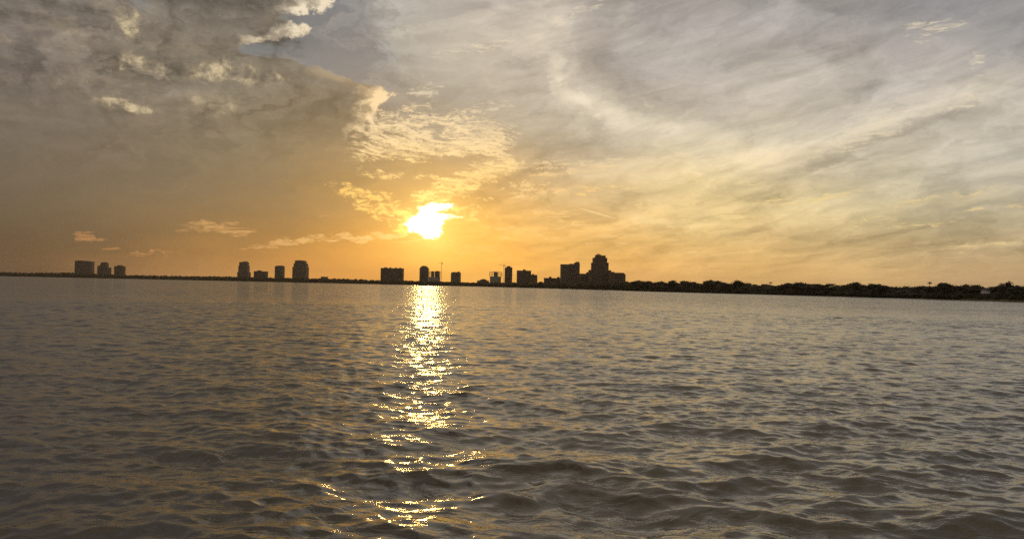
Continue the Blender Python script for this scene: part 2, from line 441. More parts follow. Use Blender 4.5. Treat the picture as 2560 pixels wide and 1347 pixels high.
# ---- the sun behind thin cloud: bright core and its aureole
sunv = ray(*SUN_PX)
cosang = g.dot(tc.outputs['Generated'], tuple(sunv))
ang = g.math('ARCCOSINE', g.math('MINIMUM', cosang, 1.0))
aur1 = g.math('EXPONENT', g.mul(ang, -1 / 0.024))
aur2 = g.math('EXPONENT', g.mul(ang, -1 / 0.09))
cloudy = g.mad(gv, 0.7, g.mad(rv, 0.6, 0.75))
fieldc = g.cadd(fieldc, g.scale(lin((255, 205, 105)), g.mul(aur1, g.mul(cloudy, 1.45))))
fieldc = g.cadd(fieldc, g.scale(lin((255, 190, 90)), g.mul(aur2, 0.16)))
core = mask([(1070, 564, 56, 47, 0, 1.35), (1088, 517, 70, 17, 0, .75), (1125, 545, 76, 11, 2, .62), (1035, 550, 46, 16, 0, .45)])
core = g.ss(g.mad(g.sub(grain, .5), 0.55, core), 0.32, 1.2)
fieldc = g.cadd(fieldc, g.scale(lin((255, 236, 190)), g.mul(core, 4.5)))

sky = wt.nodes.new('ShaderNodeTexSky')
sky.sky_type = 'NISHITA'
sky.sun_disc = False
sky.sun_elevation = SUN_EL
sky.sun_rotation = SUN_AZ
sky.air_density = 1.0
sky.dust_density = 2.0
clear = g.scale(sky.outputs[0], 0.05)
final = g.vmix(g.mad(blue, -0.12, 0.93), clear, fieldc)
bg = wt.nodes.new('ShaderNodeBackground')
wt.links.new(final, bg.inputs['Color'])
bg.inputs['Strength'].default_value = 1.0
wo = wt.nodes.new('ShaderNodeOutputWorld')
wt.links.new(bg.outputs[0], wo.inputs['Surface'])
world.cycles.sampling_method = 'MANUAL'
world.cycles.sample_map_resolution = 512
# --SKY-END

# ------------------------------------------------------------------ sun
sd = bpy.data.lights.new('sun', 'SUN')
sd.energy = 0.075
sd.angle = R(1.6)  # the sun is seen through thin cloud that spreads it
sd.color = (1.0, 0.55, 0.14)
so = bpy.data.objects.new('sun', sd)
col.objects.link(so)
so.rotation_euler = Vector(sunv).to_track_quat('Z', 'Y').to_euler()
so.location = (0, 0, 200)

# ------------------------------------------------------------------ materials
def mat(name, base, rough=0.8, var=0.25, scale=0.3, spec=0.3):
    mt = bpy.data.materials.new(name)
    mt.use_nodes = True
    t = mt.node_tree
    b = t.nodes['Principled BSDF']
    b.inputs['Roughness'].default_value = rough
    b.inputs['Specular IOR Level'].default_value = spec
    h = G(t)
    c = t.nodes.new('ShaderNodeTexCoord')
    n = h.noise(c.outputs['Object'], scale, 6, 0.6)
    lo = tuple(v * (1 - var) for v in base)
    hi = tuple(min(1, v * (1 + var)) for v in base)
    t.links.new(h.mix(h.ss(n, 0.35, 0.65), lo, hi), b.inputs['Base Color'])
    return mt


M = {
    'concrete': mat('weathered_concrete', (0.18, 0.16, 0.135), 0.85, 0.15, 0.08),
    'stucco': mat('pale_stucco', (0.22, 0.19, 0.155), 0.85, 0.12, 0.06),
    'brick': mat('brown_masonry', (0.16, 0.12, 0.09), 0.85, 0.15, 0.07),
    'glass': mat('tinted_glazing', (0.05, 0.055, 0.06), 0.15, 0.2, 0.4, 0.5),
    'roof': mat('roof_gravel', (0.16, 0.15, 0.14), 0.9, 0.2, 0.2),
    'steel': mat('crane_steel', (0.35, 0.24, 0.10), 0.5, 0.15, 0.6),
    'raw': mat('raw_concrete_frame', (0.34, 0.32, 0.29), 0.9, 0.2, 0.15),
    'leaf': mat('dark_foliage', (0.034, 0.032, 0.017), 0.75, 0.45, 0.5, 0.2),
    'bark': mat('bark', (0.09, 0.065, 0.045), 0.9, 0.3, 1.5),
    'land': mat('sandy_ground', (0.16, 0.13, 0.08), 0.95, 0.35, 0.03),
    'bank': mat('grassy_bank', (0.13, 0.115, 0.05), 0.95, 0.35, 0.15),
    'white': mat('white_paint', (0.80, 0.79, 0.76), 0.6, 0.04, 0.3),
}


LEAN = 0.105
RIP_NEAR, RIP_MID, RIP_FAR = 0.35, 0.9, 1.1


def water_material():
    mt = bpy.data.materials.new('bay_water')
    mt.use_nodes = True
    t = mt.node_tree
    b = t.nodes['Principled BSDF']
    h = G(t)
    b.inputs['Base Color'].default_value = (0.050, 0.037, 0.017, 1)
    b.inputs['IOR'].default_value = 1.8
    b.inputs['Roughness'].default_value = 0.06
    geo = t.nodes.new('ShaderNodeNewGeometry')
    sp = t.nodes.new('ShaderNodeSeparateXYZ')
    t.links.new(geo.outputs['Position'], sp.inputs[0])
    x, y, z = sp.outputs
    dist = t.nodes.new('ShaderNodeVectorMath')
    dist.operation = 'LENGTH'
    t.links.new(geo.outputs['Position'], dist.inputs[0])
    dd = dist.outputs['Value']
    patch = h.noise(h.vec(h.mul(x, 0.3), y, 1.0), 0.035, 4, 0.6)
    gusts = h.ss(patch, 0.3, 0.7, 0.75, 1.25)

    def slopes(xs, seed, scale, detail, rough):
        n = t.nodes.new('ShaderNodeTexNoise')
        t.links.new(h.vec(h.mul(x, xs), y, seed), n.inputs['Vector'])
        n.inputs['Scale'].default_value = scale
        n.inputs['Detail'].default_value = detail
        n.inputs['Roughness'].default_value = rough
        q = t.nodes.new('ShaderNodeSeparateXYZ')
        t.links.new(n.outputs['Color'], q.inputs[0])
        return h.sub(q.outputs[0], 0.5), h.sub(q.outputs[1], 0.5)
    # ripple slopes: fine ripples everywhere, wavelet slopes where the mesh no longer carries the waves
    ax_, ay_ = slopes(0.5, 0.0, 4.5, 5, 0.80)
    bx_, by_ = slopes(0.45, 6.0, 1.1, 3, 0.65)
    fa = h.mul(h.ss(dd, 10, 160, RIP_NEAR, RIP_FAR, 'LINEAR'), gusts)
    fb = h.mul(h.ss(dd, 40, 260, 0.0, RIP_MID, 'LINEAR'), gusts)
    nx = h.mad(ax_, h.mul(fa, 0.6), h.mul(bx_, h.mul(fb, 0.6)))
    ny = h.mad(ay_, fa, h.mul(by_, fb))
    # at a low angle only wave faces turned to the viewer are seen: lean the unresolved waves that way
    isep = t.nodes.new('ShaderNodeSeparateXYZ')
    t.links.new(geo.outputs['Incoming'], isep.inputs[0])
    lean = h.ss(dd, 8, 170, 0.0, LEAN, 'LINEAR')
    nx = h.mad(isep.outputs[0], lean, nx)
    ny = h.mad(isep.outputs[1], lean, ny)
    m1 = h.noise(h.vec(h.mul(x, 0.6), y, 0.0), 1.9, 5, 0.56, 0.7)
    m2 = h.noise(h.vec(h.mul(x, 0.75), h.mad(x, 0.25, y), 5.0), 7.0, 3, 0.5, 0.6)
    ridge = h.math('ABSOLUTE', h.sub(m1, 0.5))
    bump = t.nodes.new('ShaderNodeBump')
    bump.inputs['Strength'].default_value = 1.0
    bump.inputs['Distance'].default_value = 1.0
    t.links.new(h.mul(h.mad(ridge, -0.055, h.mad(m1, 0.034, h.mul(m2, 0.0055))), gusts), bump.inputs['Height'])
    nn = h.cadd(bump.outputs[0], h.vec(nx, ny, 0.0))
    nv = t.nodes.new('ShaderNodeVectorMath')
    nv.operation = 'NORMALIZE'
    t.links.new(nn, nv.inputs[0])
    t.links.new(nv.outputs[0], b.inputs['Normal'])
    t.links.new(h.ss(dd, 20, 600, 0.03, 0.08, 'LINEAR'), b.inputs['Roughness'])
    return mt


# ------------------------------------------------------------------ mesh helpers
class MB:
    def __init__(self):
        self.v, self.f = [], []

    def box(self, x0, x1, y0, y1, z0, z1, taper=0.0):
        n = len(self.v)
        t = taper
        self.v += [(x0, y0, z0), (x1, y0, z0), (x1, y1, z0), (x0, y1, z0),
                   (x0 + t, y0 + t, z1), (x1 - t, y0 + t, z1), (x1 - t, y1 - t, z1), (x0 + t, y1 - t, z1)]
        self.f += [tuple(n + i for i in q) for q in ((0, 3, 2, 1), (4, 5, 6, 7), (0, 1, 5, 4), (1, 2, 6, 5), (2, 3, 7, 6), (3, 0, 4, 7))]
        return self

    def prism(self, outline, y0, y1):
        """outline: list of (x, z) counter-clockwise as seen from the front"""
        n, k = len(self.v), len(outline)
        self.v += [(x, y0, z) for x, z in outline] + [(x, y1, z) for x, z in outline]
        self.f.append(tuple(range(n, n + k)))
        self.f.append(tuple(reversed(range(n + k, n + 2 * k))))
        for i in range(k):
            j = (i + 1) % k
            self.f.append((n + i, n + k + i, n + k + j, n + j))
        return self

    def plan(self, outline, z0, z1):
        n, k = len(self.v), len(outline)
        self.v += [(x, y, z0) for x, y in outline] + [(x, y, z1) for x, y in outline]
        self.f.append(tuple(reversed(range(n, n + k))))
        self.f.append(tuple(range(n + k, n + 2 * k)))
        for i in range(k):
            j = (i + 1) % k
            self.f.append((n + i, n + j, n + k + j, n + k + i))
        return self

    def bar(self, a, b, r, r2=None, sides=4):
        a, b = Vector(a), Vector(b)
        r2 = r if r2 is None else r2
        d = (b - a).normalized()
        s = d.cross(Vector((0, 0, 1)) if abs(d.z) < 0.9 else Vector((1, 0, 0))).normalized()
        u = s.cross(d)
        n = len(self.v)
        for p, rr in ((a, r), (b, r2)):
            for i in range(sides):
                t = 2 * math.pi * (i + .5) / sides
                self.v.append(tuple(p + s * math.cos(t) * rr + u * math.sin(t) * rr))
        for i in range(sides):
            j = (i + 1) % sides
            self.f.append((n + i, n + j, n + sides + j, n + sides + i))
        self.f.append(tuple(reversed(range(n, n + sides))))
        self.f.append(tuple(range(n + sides, n + 2 * sides)))
        return self

    def mesh(self, name, m):
        me = bpy.data.meshes.new(name)
        me.from_pydata([tuple(p) for p in self.v], [], self.f)
        me.materials.append(m)
        me.update()
        return me

    def build(self, name, m, parent=None):
        o = bpy.data.objects.new(name, self.mesh(name, m))
        col.objects.link(o)
        if parent is not None:
            o.parent = parent
        return o


def tag(o, label=None, cat=None, group=None, kind=None):
    if label:
        o['label'] = label
    if cat:
        o['category'] = cat
    if group:
        o['group'] = group
    if kind:
        o['kind'] = kind
    return o


def empty(name, loc, label, cat, group=None):
    o = bpy.data.objects.new(name, None)
    o.empty_display_size = 2
    o.location = loc
    col.objects.link(o)
    return tag(o, label, cat, group)


# ------------------------------------------------------------------ shore line (forward distance by picture column)
SH = [(-900, 3100), (0, 2900), (500, 2700), (900, 2250), (1180, 1850), (1340, 1450), (1500, 1110), (1660, 866), (2080, 630), (2560, 433), (2800, 370), (3600, 260)]


def shore_y(px):
    for (a, ya), (b, yb) in zip(SH, SH[1:]):
        if a <= px <= b:
            t = (px - a) / (b - a)
            return 1 / ((1 - t) / ya + t / yb)
    return SH[0][1] if px < SH[0][0] else SH[-1][1]


def ground(px, back=0.0, z=0.0):
    Y = shore_y(px) + back
    p = at(px, 720, Y)
    return Vector((p.x, Y, z))


# ------------------------------------------------------------------ water
def build_water():
    th_f = np.arange(-43, 43.001, 0.115)
    th_b = np.linspace(43, 317, 90)[1:-1]
    th = np.radians(np.concatenate([th_f, th_b]))
    r = [0.4]
    while r[-1] < 5.5:
        r.append(r[-1] * 1.12)
    while r[-1] < 110:
        r.append(r[-1] * 1.0031)
    while r[-1] < 380:
        r.append(r[-1] * 1.0065)
    while r[-1] < 5900:
        r.append(r[-1] * 1.07)
    r = np.array(r)
    RR, TH = np.meshgrid(r, th, indexing='ij')
    X, Y = RR * np.sin(TH), RR * np.cos(TH)
    dr = np.gradient(r)[:, None] * np.ones_like(X)
    dth = np.gradient(th)
    dth = np.abs(np.where(np.abs(dth) > 1, 0.002, dth))[None, :] * RR
    cell = np.maximum(dr, np.minimum(dth, 8 * dr))
    Z = np.zeros_like(X)
    DX = np.zeros_like(X)
    DY = np.zeros_like(X)
    N = 210
    lam = np.exp(RNG.uniform(math.log(0.22), math.log(6.5), N))
    # wave groups travel mostly away from / towards the viewer with a wide spread
    ang = RNG.normal(0.0, 1.0, N) * np.radians(np.where(lam < 0.9, 34, 28)) + np.where(RNG.random(N) < 0.5, R(24), R(-22))
    ph = RNG.uniform(0, 2 * math.pi, N)
    near = np.exp(-(RR / 45.0) ** 1)
    # gust field varies how rough the surface is
    gust = 0.85 + 0.22 * np.sin(X * 0.05 + 1.3 * np.sin(Y * 0.021)) * np.cos(Y * 0.033 + 0.7)
    for l, a, p in zip(lam, ang, ph):
        k = 2 * math.pi / l
        kx, ky = k * math.sin(a), k * math.cos(a)
        s = 0.0175 if l > 0.9 else 0.0225
        if l > 2.2:
            s *= 0.72
        if l > 4.0:
            s *= 0.8
        A = s / k
        fade = np.clip((l / cell - 2.2) / 2.0, 0, 1)
        w = kx * X + ky * Y + p
        q = A * fade * gust
        if l > 2.2:
            q = q * (0.42 + 1.6 * np.exp(-RR / 13.0))
        Z += q * np.cos(w)
        DX -= 0.95 * q * math.sin(a) * np.sin(w)
        DY -= 0.95 * q * math.cos(a) * np.sin(w)
    # an old boat wake crossing the near water: a few longer, steeper waves in a limited packet
    env = np.exp(-((X - 2.5) / 9.0) ** 2 - ((Y - 11.0) / 5.5) ** 2)
    for l, a, p, sl in ((4.4, 16, 0.9, .055), (3.1, 30, 2.1, .05), (2.5, 2, 4.0, .045), (1.8, 38, 1.2, .05), (1.3, -16, 5.1, .055), (0.95, 25, 3.3, .055), (0.7, -5, 1.3, .05), (0.55, 40, 2.3, .05)):
        k = 2 * math.pi / l
        A = sl / k
        fade = np.clip((l / cell - 2.5) / 3.0, 0, 1)
        w = k * (X * math.sin(R(a)) + Y * math.cos(R(a))) + p + 0.5 * np.sin(X * 0.45 + p) 
        q = A * fade * env
        Z += q * np.cos(w)
        DX -= 0.95 * q * math.sin(R(a)) * np.sin(w)
        DY -= 0.95 * q * math.cos(R(a)) * np.sin(w)
    verts = np.stack([X + DX, Y + DY, Z], -1).reshape(-1, 3)
    nr, nt = X.shape
    i = np.arange(nr - 1)[:, None] * nt
    j = np.arange(nt)[None, :]
    jn = (j + 1) % nt
    quads = np.stack([i + j, i + nt + j, i + nt + jn, i + jn], -1).reshape(-1, 4)
    quads = quads[:, ::-1]
    c = len(verts)
    verts = np.vstack([verts, [[0, 0, 0]]])
    me = bpy.data.meshes.new('water')
    nq = len(quads)
    me.vertices.add(len(verts))
    me.vertices.foreach_set('co', verts.ravel())
    tri = np.stack([np.full(nt, c), np.arange(nt), (np.arange(nt) + 1) % nt], -1)[:, ::-1]
    loops = np.concatenate([quads.ravel(), tri.ravel()])
    me.loops.add(len(loops))
    me.loops.foreach_set('vertex_index', loops)
    me.polygons.add(nq + nt)
    starts = np.concatenate([np.arange(nq) * 4, nq * 4 + np.arange(nt) * 3])
    me.polygons.foreach_set('loop_start', starts)
    me.polygons.foreach_set('use_smooth', np.ones(nq + nt, dtype=bool))
    me.materials.append(water_material())
    me.update(calc_edges=True)
    me.validate()
    o = bpy.data.objects.new('water', me)
    col.objects.link(o)
    o['kind'] = 'structure'
    zn = me.polygons[nq // 2].normal.z
    if zn < 0:
        me.flip_normals()
    return o


build_water()

# ------------------------------------------------------------------ land
def build_land():
    pts = [ground(px) for px in range(-900, 3601, 20)]
    wob_ = [Vector((0, mnoise.noise(Vector((p.x * .02, p.y * .02, 0))) * 6 * (p.y / 2000), 0)) for p in pts]
    line = [p + w for p, w in zip(pts, wob_)]
    mb = MB()
    # shelving beach, low bank and flat ground behind
    for off, z in ((-3, -0.6), (0, 0.15), (6, 0.7), (14, 1.0)):
        mb.v += [(p.x + (off if p.x > 100 else 0), p.y + off, z) for p in line]
    n = len(line)
    far = []
    for p in line:
        d = Vector((p.x, p.y, 0)).normalized()
        q = Vector((p.x, p.y, 0)) + d * 2300
        mxx = max(abs(q.x), abs(q.y))
        if mxx > 5800:
            q *= 5800 / mxx
        far.append((q.x, q.y, 1.6))
    mb.v += far
    for k in range(4):
        for i in range(n - 1):
            a = k * n + i
            mb.f.append((a, a + 1, a + 1 + n, a + n))
    o = mb.build('land', M['land'])
    o['kind'] = 'structure'


build_land()

# grassy foreshore at the right-hand end
mb = MB()
pp = [ground(px, 0) for px in range(2400, 3000, 30)]
for off, z in ((-5.0, -0.3), (-2.5, 0.6), (12, 1.5)):
    mb.v += [(p.x + off * .2, p.y + off, z + 0.25 * mnoise.noise(Vector((p.x * .3, z, 0)))) for p in pp]
n = len(pp)
for k in range(2):
    for i in range(n - 1):
        a = k * n + i
        mb.f.append((a, a + 1, a + 1 + n, a + n))
o = mb.build('grassy_shore', M['bank'])
o['kind'] = 'structure'


# ------------------------------------------------------------------ trees
def lump(mb, c, r, sub=1, seed=0):
    """irregular leafy lump"""
    bm = bmesh.new()
    bmesh.ops.create_icosphere(bm, subdivisions=sub, radius=1.0)
    n = len(mb.v)
    for v in bm.verts:
        k = 1 + 0.35 * mnoise.noise(v.co * 1.7 + Vector((seed * 3.1, seed, 0)))
        mb.v.append((c[0] + v.co.x * r[0] * k, c[1] + v.co.y * r[1] * k, c[2] + v.co.z * r[2] * k))
    for f in bm.faces:
        mb.f.append(tuple(n + v.index for v in f.verts))
    bm.free()


def leaf(mb, p, s, rnd):
    a = Vector((rnd.uniform(-1, 1), rnd.uniform(-1, 1), rnd.uniform(-1, 1))).normalized() * s
    b = Vector((rnd.uniform(-1, 1), rnd.uniform(-1, 1), rnd.uniform(-1, 1))).normalized() * s
    n = len(mb.v)
    p = Vector(p)
    mb.v += [tuple(p - a), tuple(p + b), tuple(p + a), tuple(p - b)]
    mb.f.append((n, n + 1, n + 2, n + 3))


def crown_mesh(seed, H, W, kind):
    rnd = random.Random(seed)
    mb, tb = MB(), MB()
    tops = []
    base = 0.30 * H if kind != 'open' else 0.42 * H
    nl = {'round': 9, 'open': 11, 'low': 7}[kind]
    tb.bar((0, 0, 0), (0.02 * H, 0, base), 0.032 * H, 0.022 * H, 7)
    for i in range(nl):
        t = 2 * math.pi * (i / nl + rnd.uniform(-.06, .06))
        rr = W * 0.5 * rnd.uniform(0.35, 0.78) * (0.25 if i % 4 == 0 else 1)
        z = H * rnd.uniform(0.52, 0.86) if rr > .2 * W else H * rnd.uniform(0.72, 0.9)
        c = (rr * math.cos(t), rr * math.sin(t) * 0.85, z)
        tb.bar((0.02 * H, 0, base * rnd.uniform(.8, 1)), c, 0.014 * H, 0.005 * H, 5)
        k = {'round': 0.25, 'open': 0.15, 'low': 0.26}[kind] * rnd.uniform(.7, 1.15)
        r = (W * k, W * k, H * k * 0.62)
        lump(mb, c, [v * (0.80 if kind != 'open' else .6) for v in r], 1, seed + i)
        for _ in range(55):
            d = Vector((rnd.gauss(0, 1), rnd.gauss(0, 1), rnd.gauss(0, 1))).normalized()
            q = rnd.uniform(.7, 1.28)
            leaf(mb, (c[0] + d.x * r[0] * q, c[1] + d.y * r[1] * q, c[2] + d.z * r[2] * q), rnd.uniform(.22, .5) * H / 11, rnd)
        tops.append(c[2])
    return mb.mesh('crown', M['leaf']), tb.mesh('trunk', M['bark'])


def tree_obj(meshes, loc, rot, s, label, group, name='shore_tree'):
    e = empty(name, loc, label, 'tree', group)
    e.rotation_euler.z = rot
    e.scale = s
    for nm, me in zip(('crown', 'trunk'), meshes):
        o = bpy.data.objects.new(nm, me)
        col.objects.link(o)
        o.parent = e
    return e


VAR = {'round': [crown_mesh(s, 11, 11, 'round') for s in (1, 2, 3)], 'low': [crown_mesh(s, 9, 13, 'low') for s in (11, 12, 13)],
       'open': [crown_mesh(s, 13, 11, 'open') for s in (21, 22)]}


def skyline(px):
    """top of the tree line in the picture, from the shore view"""
    T = [(-900, 672), (0, 679), (80, 681), (160, 680), (300, 686), (400, 688), (500, 689.5), (600, 690.5), (700, 693), (860, 696), (905, 697), (940, 699), (1000, 700), (1100, 702), (1180, 705), (1300, 705),
         (1345, 703), (1440, 700), (1570, 699), (1600, 701), (1640, 703), (1670, 704), (1685, 701), (1720, 704), (1760, 702), (1800, 703), (1815, 706), (1845, 700), (1865, 703), (1885, 709), (1940, 709), (1990, 706), (2005, 705), (2040, 708),
         (2075, 706), (2100, 711), (2140, 706), (2160, 711), (2180, 708), (2215, 711), (2260, 711), (2290, 713), (2310, 711), (2360, 708), (2385, 713), (2410, 712), (2440, 711), (2460, 716), (2490, 712), (2520, 704), (2550, 711), (2600, 712), (3000, 712), (3600, 712)]
    for (a, ya), (b, yb) in zip(T, T[1:]):
        if a <= px <= b:
            t = (px - a) / (b - a)
            return ya * (1 - t) + yb * t
    return 700


NAMED = {
    1682: ('round', 'round-topped tree poking above the woods just right of the tall stepped tower and its wing'),
    1845: ('round', 'broad dome-shaped tree, highest bump in the middle of the right-hand shore'),
    2003: ('low', 'flat-topped tree standing slightly proud of the shore between the broad dome and the right edge'),
    2142: ('round', 'wide rounded tree halfway between the broad dome tree and the right edge of the view'),
    2180: ('round', 'smaller rounded tree directly right of the wide rounded tree on the shore'),
    2360: ('round', 'bushy tree with a bump on its left, beside the palm-like spindly top'),
    2412: ('low', 'low spreading tree between two gaps, left of the white spot under the trees'),
    2440: ('low', 'low domed tree straight above the small white house on the shore'),
    2518: ('open', 'tallest ragged open-crowned tree at the far right end of the shore'),
}
rnd = random.Random(5)
px = 1574.0
used = set()
count = 0
for cpx, (kind, lab) in NAMED.items():
    g0 = ground(cpx, 9 if cpx != 2518 else 8, 0.9)
    top = at(cpx, skyline(cpx), g0.y).z - 0.9
    me = rnd.choice(VAR[kind])
    H0 = {'round': 11, 'low': 9, 'open': 13}[kind] * .98
    s = top / H0
    tree_obj(me, g0, rnd.uniform(0, 6.28), (s, s, s), lab, None)
while px < 2650:
    Y = shore_y(px)
    step = 5.5 / Y * F_PX * rnd.uniform(.75, 1.25)
    px += max(step, 9)
    back = rnd.choice((5, 10, 18, 26))
    if min(abs(px - c) for c in NAMED) < 9:
        continue
    g0 = ground(px, back, 0.9)
    top = at(px, skyline(px) + rnd.choice((-1.5, 0, 1, 2, 3, 4, 5)) + rnd.uniform(-1, 1), g0.y).z - 0.9
    kind = rnd.choice(('round', 'low', 'low'))
    me = rnd.choice(VAR[kind])
    s = top / ({'round': 11, 'low': 9}[kind])
    tree_obj(me, g0, rnd.uniform(0, 6.28), (s * rnd.uniform(.9, 1.3), s, s), 'dark broadleaf tree in the unbroken wooded line along the right-hand shore', 'trees lining the right-hand shore')
    count += 1
print('trees', count)

# spindly palm with a small head that sticks out of the woods
def palm(px, py, label):
    g0 = ground(px, 14, 0.9)
    top = at(px, py, g0.y).z - 0.9
    e = empty('palm_tree', g0, label, 'palm')
    t = MB()
    t.bar((0, 0, 0), (.2, 0, top * .5), .22, .17, 7)
    t.bar((.2, 0, top * .5), (.1, 0, top - .8), .17, .13, 7)
    t.build('trunk', M['bark'], e)
    c = MB()
    rr = random.Random(px)
    for i in range(22):
        a = rr.uniform(0, 6.28)
        u0 = rr.uniform(-.4, 1.0)
        L = rr.uniform(1.3, 1.9)
        p = Vector((.1, 0, top - .8))
        d = Vector((math.cos(a), math.sin(a), u0)).normalized()
        side = d.cross(Vector((0, 0, 1))).normalized()
        pts = []
        for k in range(5):
            q = p + d * L * k / 4 - Vector((0, 0, 0.6 * (k / 4) ** 2 * L))
            w = (0.08, .28, .34, .24, .03)[k]
            pts.append((q - side * w, q + Vector((0, 0, .08)), q + side * w))
        n = len(c.v)
        for tr in pts:
            c.v += [tuple(v) for v in tr]
        for k in range(4):
            a_ = n + k * 3
            c.f += [(a_, a_ + 1, a_ + 4, a_ + 3), (a_ + 1, a_ + 2, a_ + 5, a_ + 4)]
    c.build('fronds', M['leaf'], e)


palm(2324, 703, 'thin palm whose small head sticks out above the woods left of the far right trees')
palm(1926, 704, 'tiny palm head poking above the flat stretch of woods right of the broad dome tree')

# woods that read as one mass
def woods(name, p0, p1, dens, layers, seed, zadd=0.0, leafs=10, label=None, size=1.0):
    rnd = random.Random(seed)
    mb = MB()
    p = p0
    while p < p1:
        Y = shore_y(p)
        w = rnd.uniform(7, 13) * size
        for L in layers:
            pp_ = p + rnd.uniform(-.5, .5) * w / Y * F_PX
            g0 = ground(pp_, L, 0.8)
            top = at(pp_, skyline(pp_) + rnd.uniform(-0.8, 1.3) + zadd, g0.y).z
            hh = max(top - 0.8, 2)
            ww = w * rnd.uniform(.7, 1.1)
            lump(mb, (g0.x, g0.y, .8 + hh * .38), (ww * .85, ww * .8, hh * .50), 1, rnd.random() * 50)
            lump(mb, (g0.x + rnd.uniform(-.3, .3) * ww, g0.y, .8 + hh * .72), (ww * .45, ww * .45, hh * .25), 1, rnd.random() * 50)
            for _ in range(leafs):
                a = rnd.uniform(0, 6.28)
                q = rnd.uniform(.2, 1)
                zz = .8 + hh * (rnd.uniform(.55, 1.02) if q < .6 else rnd.uniform(.3, .8))
                leaf(mb, (g0.x + math.cos(a) * q * ww * .7, g0.y + math.sin(a) * q * ww * .5, zz), rnd.uniform(.3, .8) * size, rnd)
        p += w * dens / Y * F_PX
    o = mb.build(name, M['leaf'])
    tag(o, label, 'woodland', None, 'stuff')


woods('distant_woodland', -880, 1345, 0.62, (10, 45), 3, 0.3, 8, 'low dark line of far woods along the shore left of the stepped tower', 1.5)
woods('shore_woodland', 1330, 3200, 0.6, (16, 34), 4, 4.5, 16, 'dark dense woods filling in behind the trees of the right-hand shore')
woods('shore_undergrowth', 1560, 3200, 0.55, (6,), 9, 18, 12, 'dark bushes along the waterline under the right-hand trees', 0.55)


# ------------------------------------------------------------------ buildings
def floors(mb, x0, x1, y0, y1, z0, z1, step=3.3, out=0.35, th=0.35, skip=0):
    z = z0 + step
    k = 0
    while z < z1 - 1.5:
        mb.box(x0 - out, x1 + out, y0 - out, y1 + out, z, z + th)
        z += step
        k += 1


def glazing(mb, x0, x1, y0, z0, z1, step=3.3, bay=4.2, side=None):
    """window openings as recessed dark panes set in raised surrounds"""
    n = max(1, int((x1 - x0 - 2) / bay))
    off = ((x1 - x0) - n * bay) / 2
    z = z0 + 1.0
    while z < z1 - 3:
        for i in range(n):
            a = x0 + off + i * bay + bay * .16
            mb.box(a, a + bay * .68, y0 - 0.06, y0 + 0.2, z + .3, z + 2.2)
        z += step


def tower(label, D, base_py, tiers, mtl, depth=24, name='apartment_tower', cat='building', group=None, tops=(), shapes=(), slabs=True):
    """tiers: (part name, px0, px1, py_top) from widest/lowest to highest, all starting at the tier below"""
    xs = [t[1] for t in tiers] + [t[2] for t in tiers]
    cx = (min(xs) + max(xs)) / 2
    c = at(cx, base_py, D)
    e = empty(name, (c.x, D, 0.8), label, cat, group)
    zs = []
    for k, (nm, a, b, top, *rest) in enumerate(tiers):
        zb_py = rest[0] if rest else None
        xa, xb = at(a, top, D).x - c.x, at(b, top, D).x - c.x
        z1 = at((a + b) / 2, top, D).z - .8
        z0 = 0 if zb_py is None else at((a + b) / 2, zb_py, D).z - .8 - 0.003 * k
        ins = 1.1 * k
        ya, yb = ins, depth - ins
        mb = MB().box(xa, xb, ya, yb, z0, z1)
        # parapet lip
        mb.box(xa - .25, xb + .25, ya - .25, yb + .25, z1 - 1.0, z1 + 0.25)
        o = mb.build(nm, mtl, e)
        if z1 - z0 > 7:
            gl = MB()
            glazing(gl, xa, xb, ya, max(z0, 0), z1)
            gl.build('windows', M['glass'], o)
            if slabs:
                fl = MB()
                floors(fl, xa + 2.0, xb - 2.0, ya - .9, yb + .4, max(z0, 0), z1, out=0.0, th=.25)
                fl.build('balconies', mtl, o)
    for nm, a, b, top, bot in tops:
        xa, xb = at(a, top, D).x - c.x, at(b, top, D).x - c.x
        z1, z0 = at((a + b) / 2, top, D).z - .8, at((a + b) / 2, bot, D).z - .8
        MB().box(xa, xb, depth * .3, depth * .7, z0 - .8, z1).build(nm, M['roof'], e)
    for nm, pts in shapes:
        ol = [(at(x, y, D).x - c.x, at(x, y, D).z - .8) for x, y in pts]
        MB().prism(ol, depth * .15, depth * .85).build(nm, mtl, e)
    return e, c


T = tower
T('broad twin slab tower, leftmost building on the skyline', 2990, 686,
  [('left_slab', 187, 207.5, 651.8), ('right_slab', 208.5, 226.5, 653.2)], M['stucco'], 30,
  tops=[('penthouse', 190, 206, 651.0, 652.2), ('penthouse', 210, 217, 652.0, 653.4)],
  shapes=[('side_balconies', [(185.5, 684), (187, 684), (187, 653), (186, 656)]), ('side_balconies', [(226.5, 687), (227, 687), (227, 656), (226.5, 654)])])
T('stepped tower with rounded middle top, second from the left on the skyline', 2980, 688,
  [('podium_storeys', 243, 270, 668.3), ('left_shoulder', 243.5, 252, 663.6, 668), ('middle_shaft', 250, 264, 658.5, 668), ('cap', 252, 262.5, 655.6, 658.5)], M['concrete'], 26,
  tops=[('roof_dome', 254, 260, 655, 656)])
T('small square tower with a little penthouse, third from the left on the skyline', 2970, 689,
  [('tower_block', 285.5, 306.5, 665.2)], M['brick'], 24, tops=[('penthouse', 291, 302, 662.6, 665.2)],
  shapes=[('left_cornice', [(284.6, 667), (285.5, 668), (285.5, 665.3), (284.6, 665.3)])])
T('slender tiered tower with a split rounded top, left of the low boxy block', 2700, 697,
  [('podium_storeys', 593, 621, 680.4), ('middle_storeys', 595.5, 618.5, 664.0, 681), ('upper_storeys', 597.5, 617, 655.8, 664.5)], M['stucco'], 26,
  tops=[('roof_fin', 599, 604.5, 654.3, 656), ('roof_fin', 606, 615.5, 653.2, 656)])
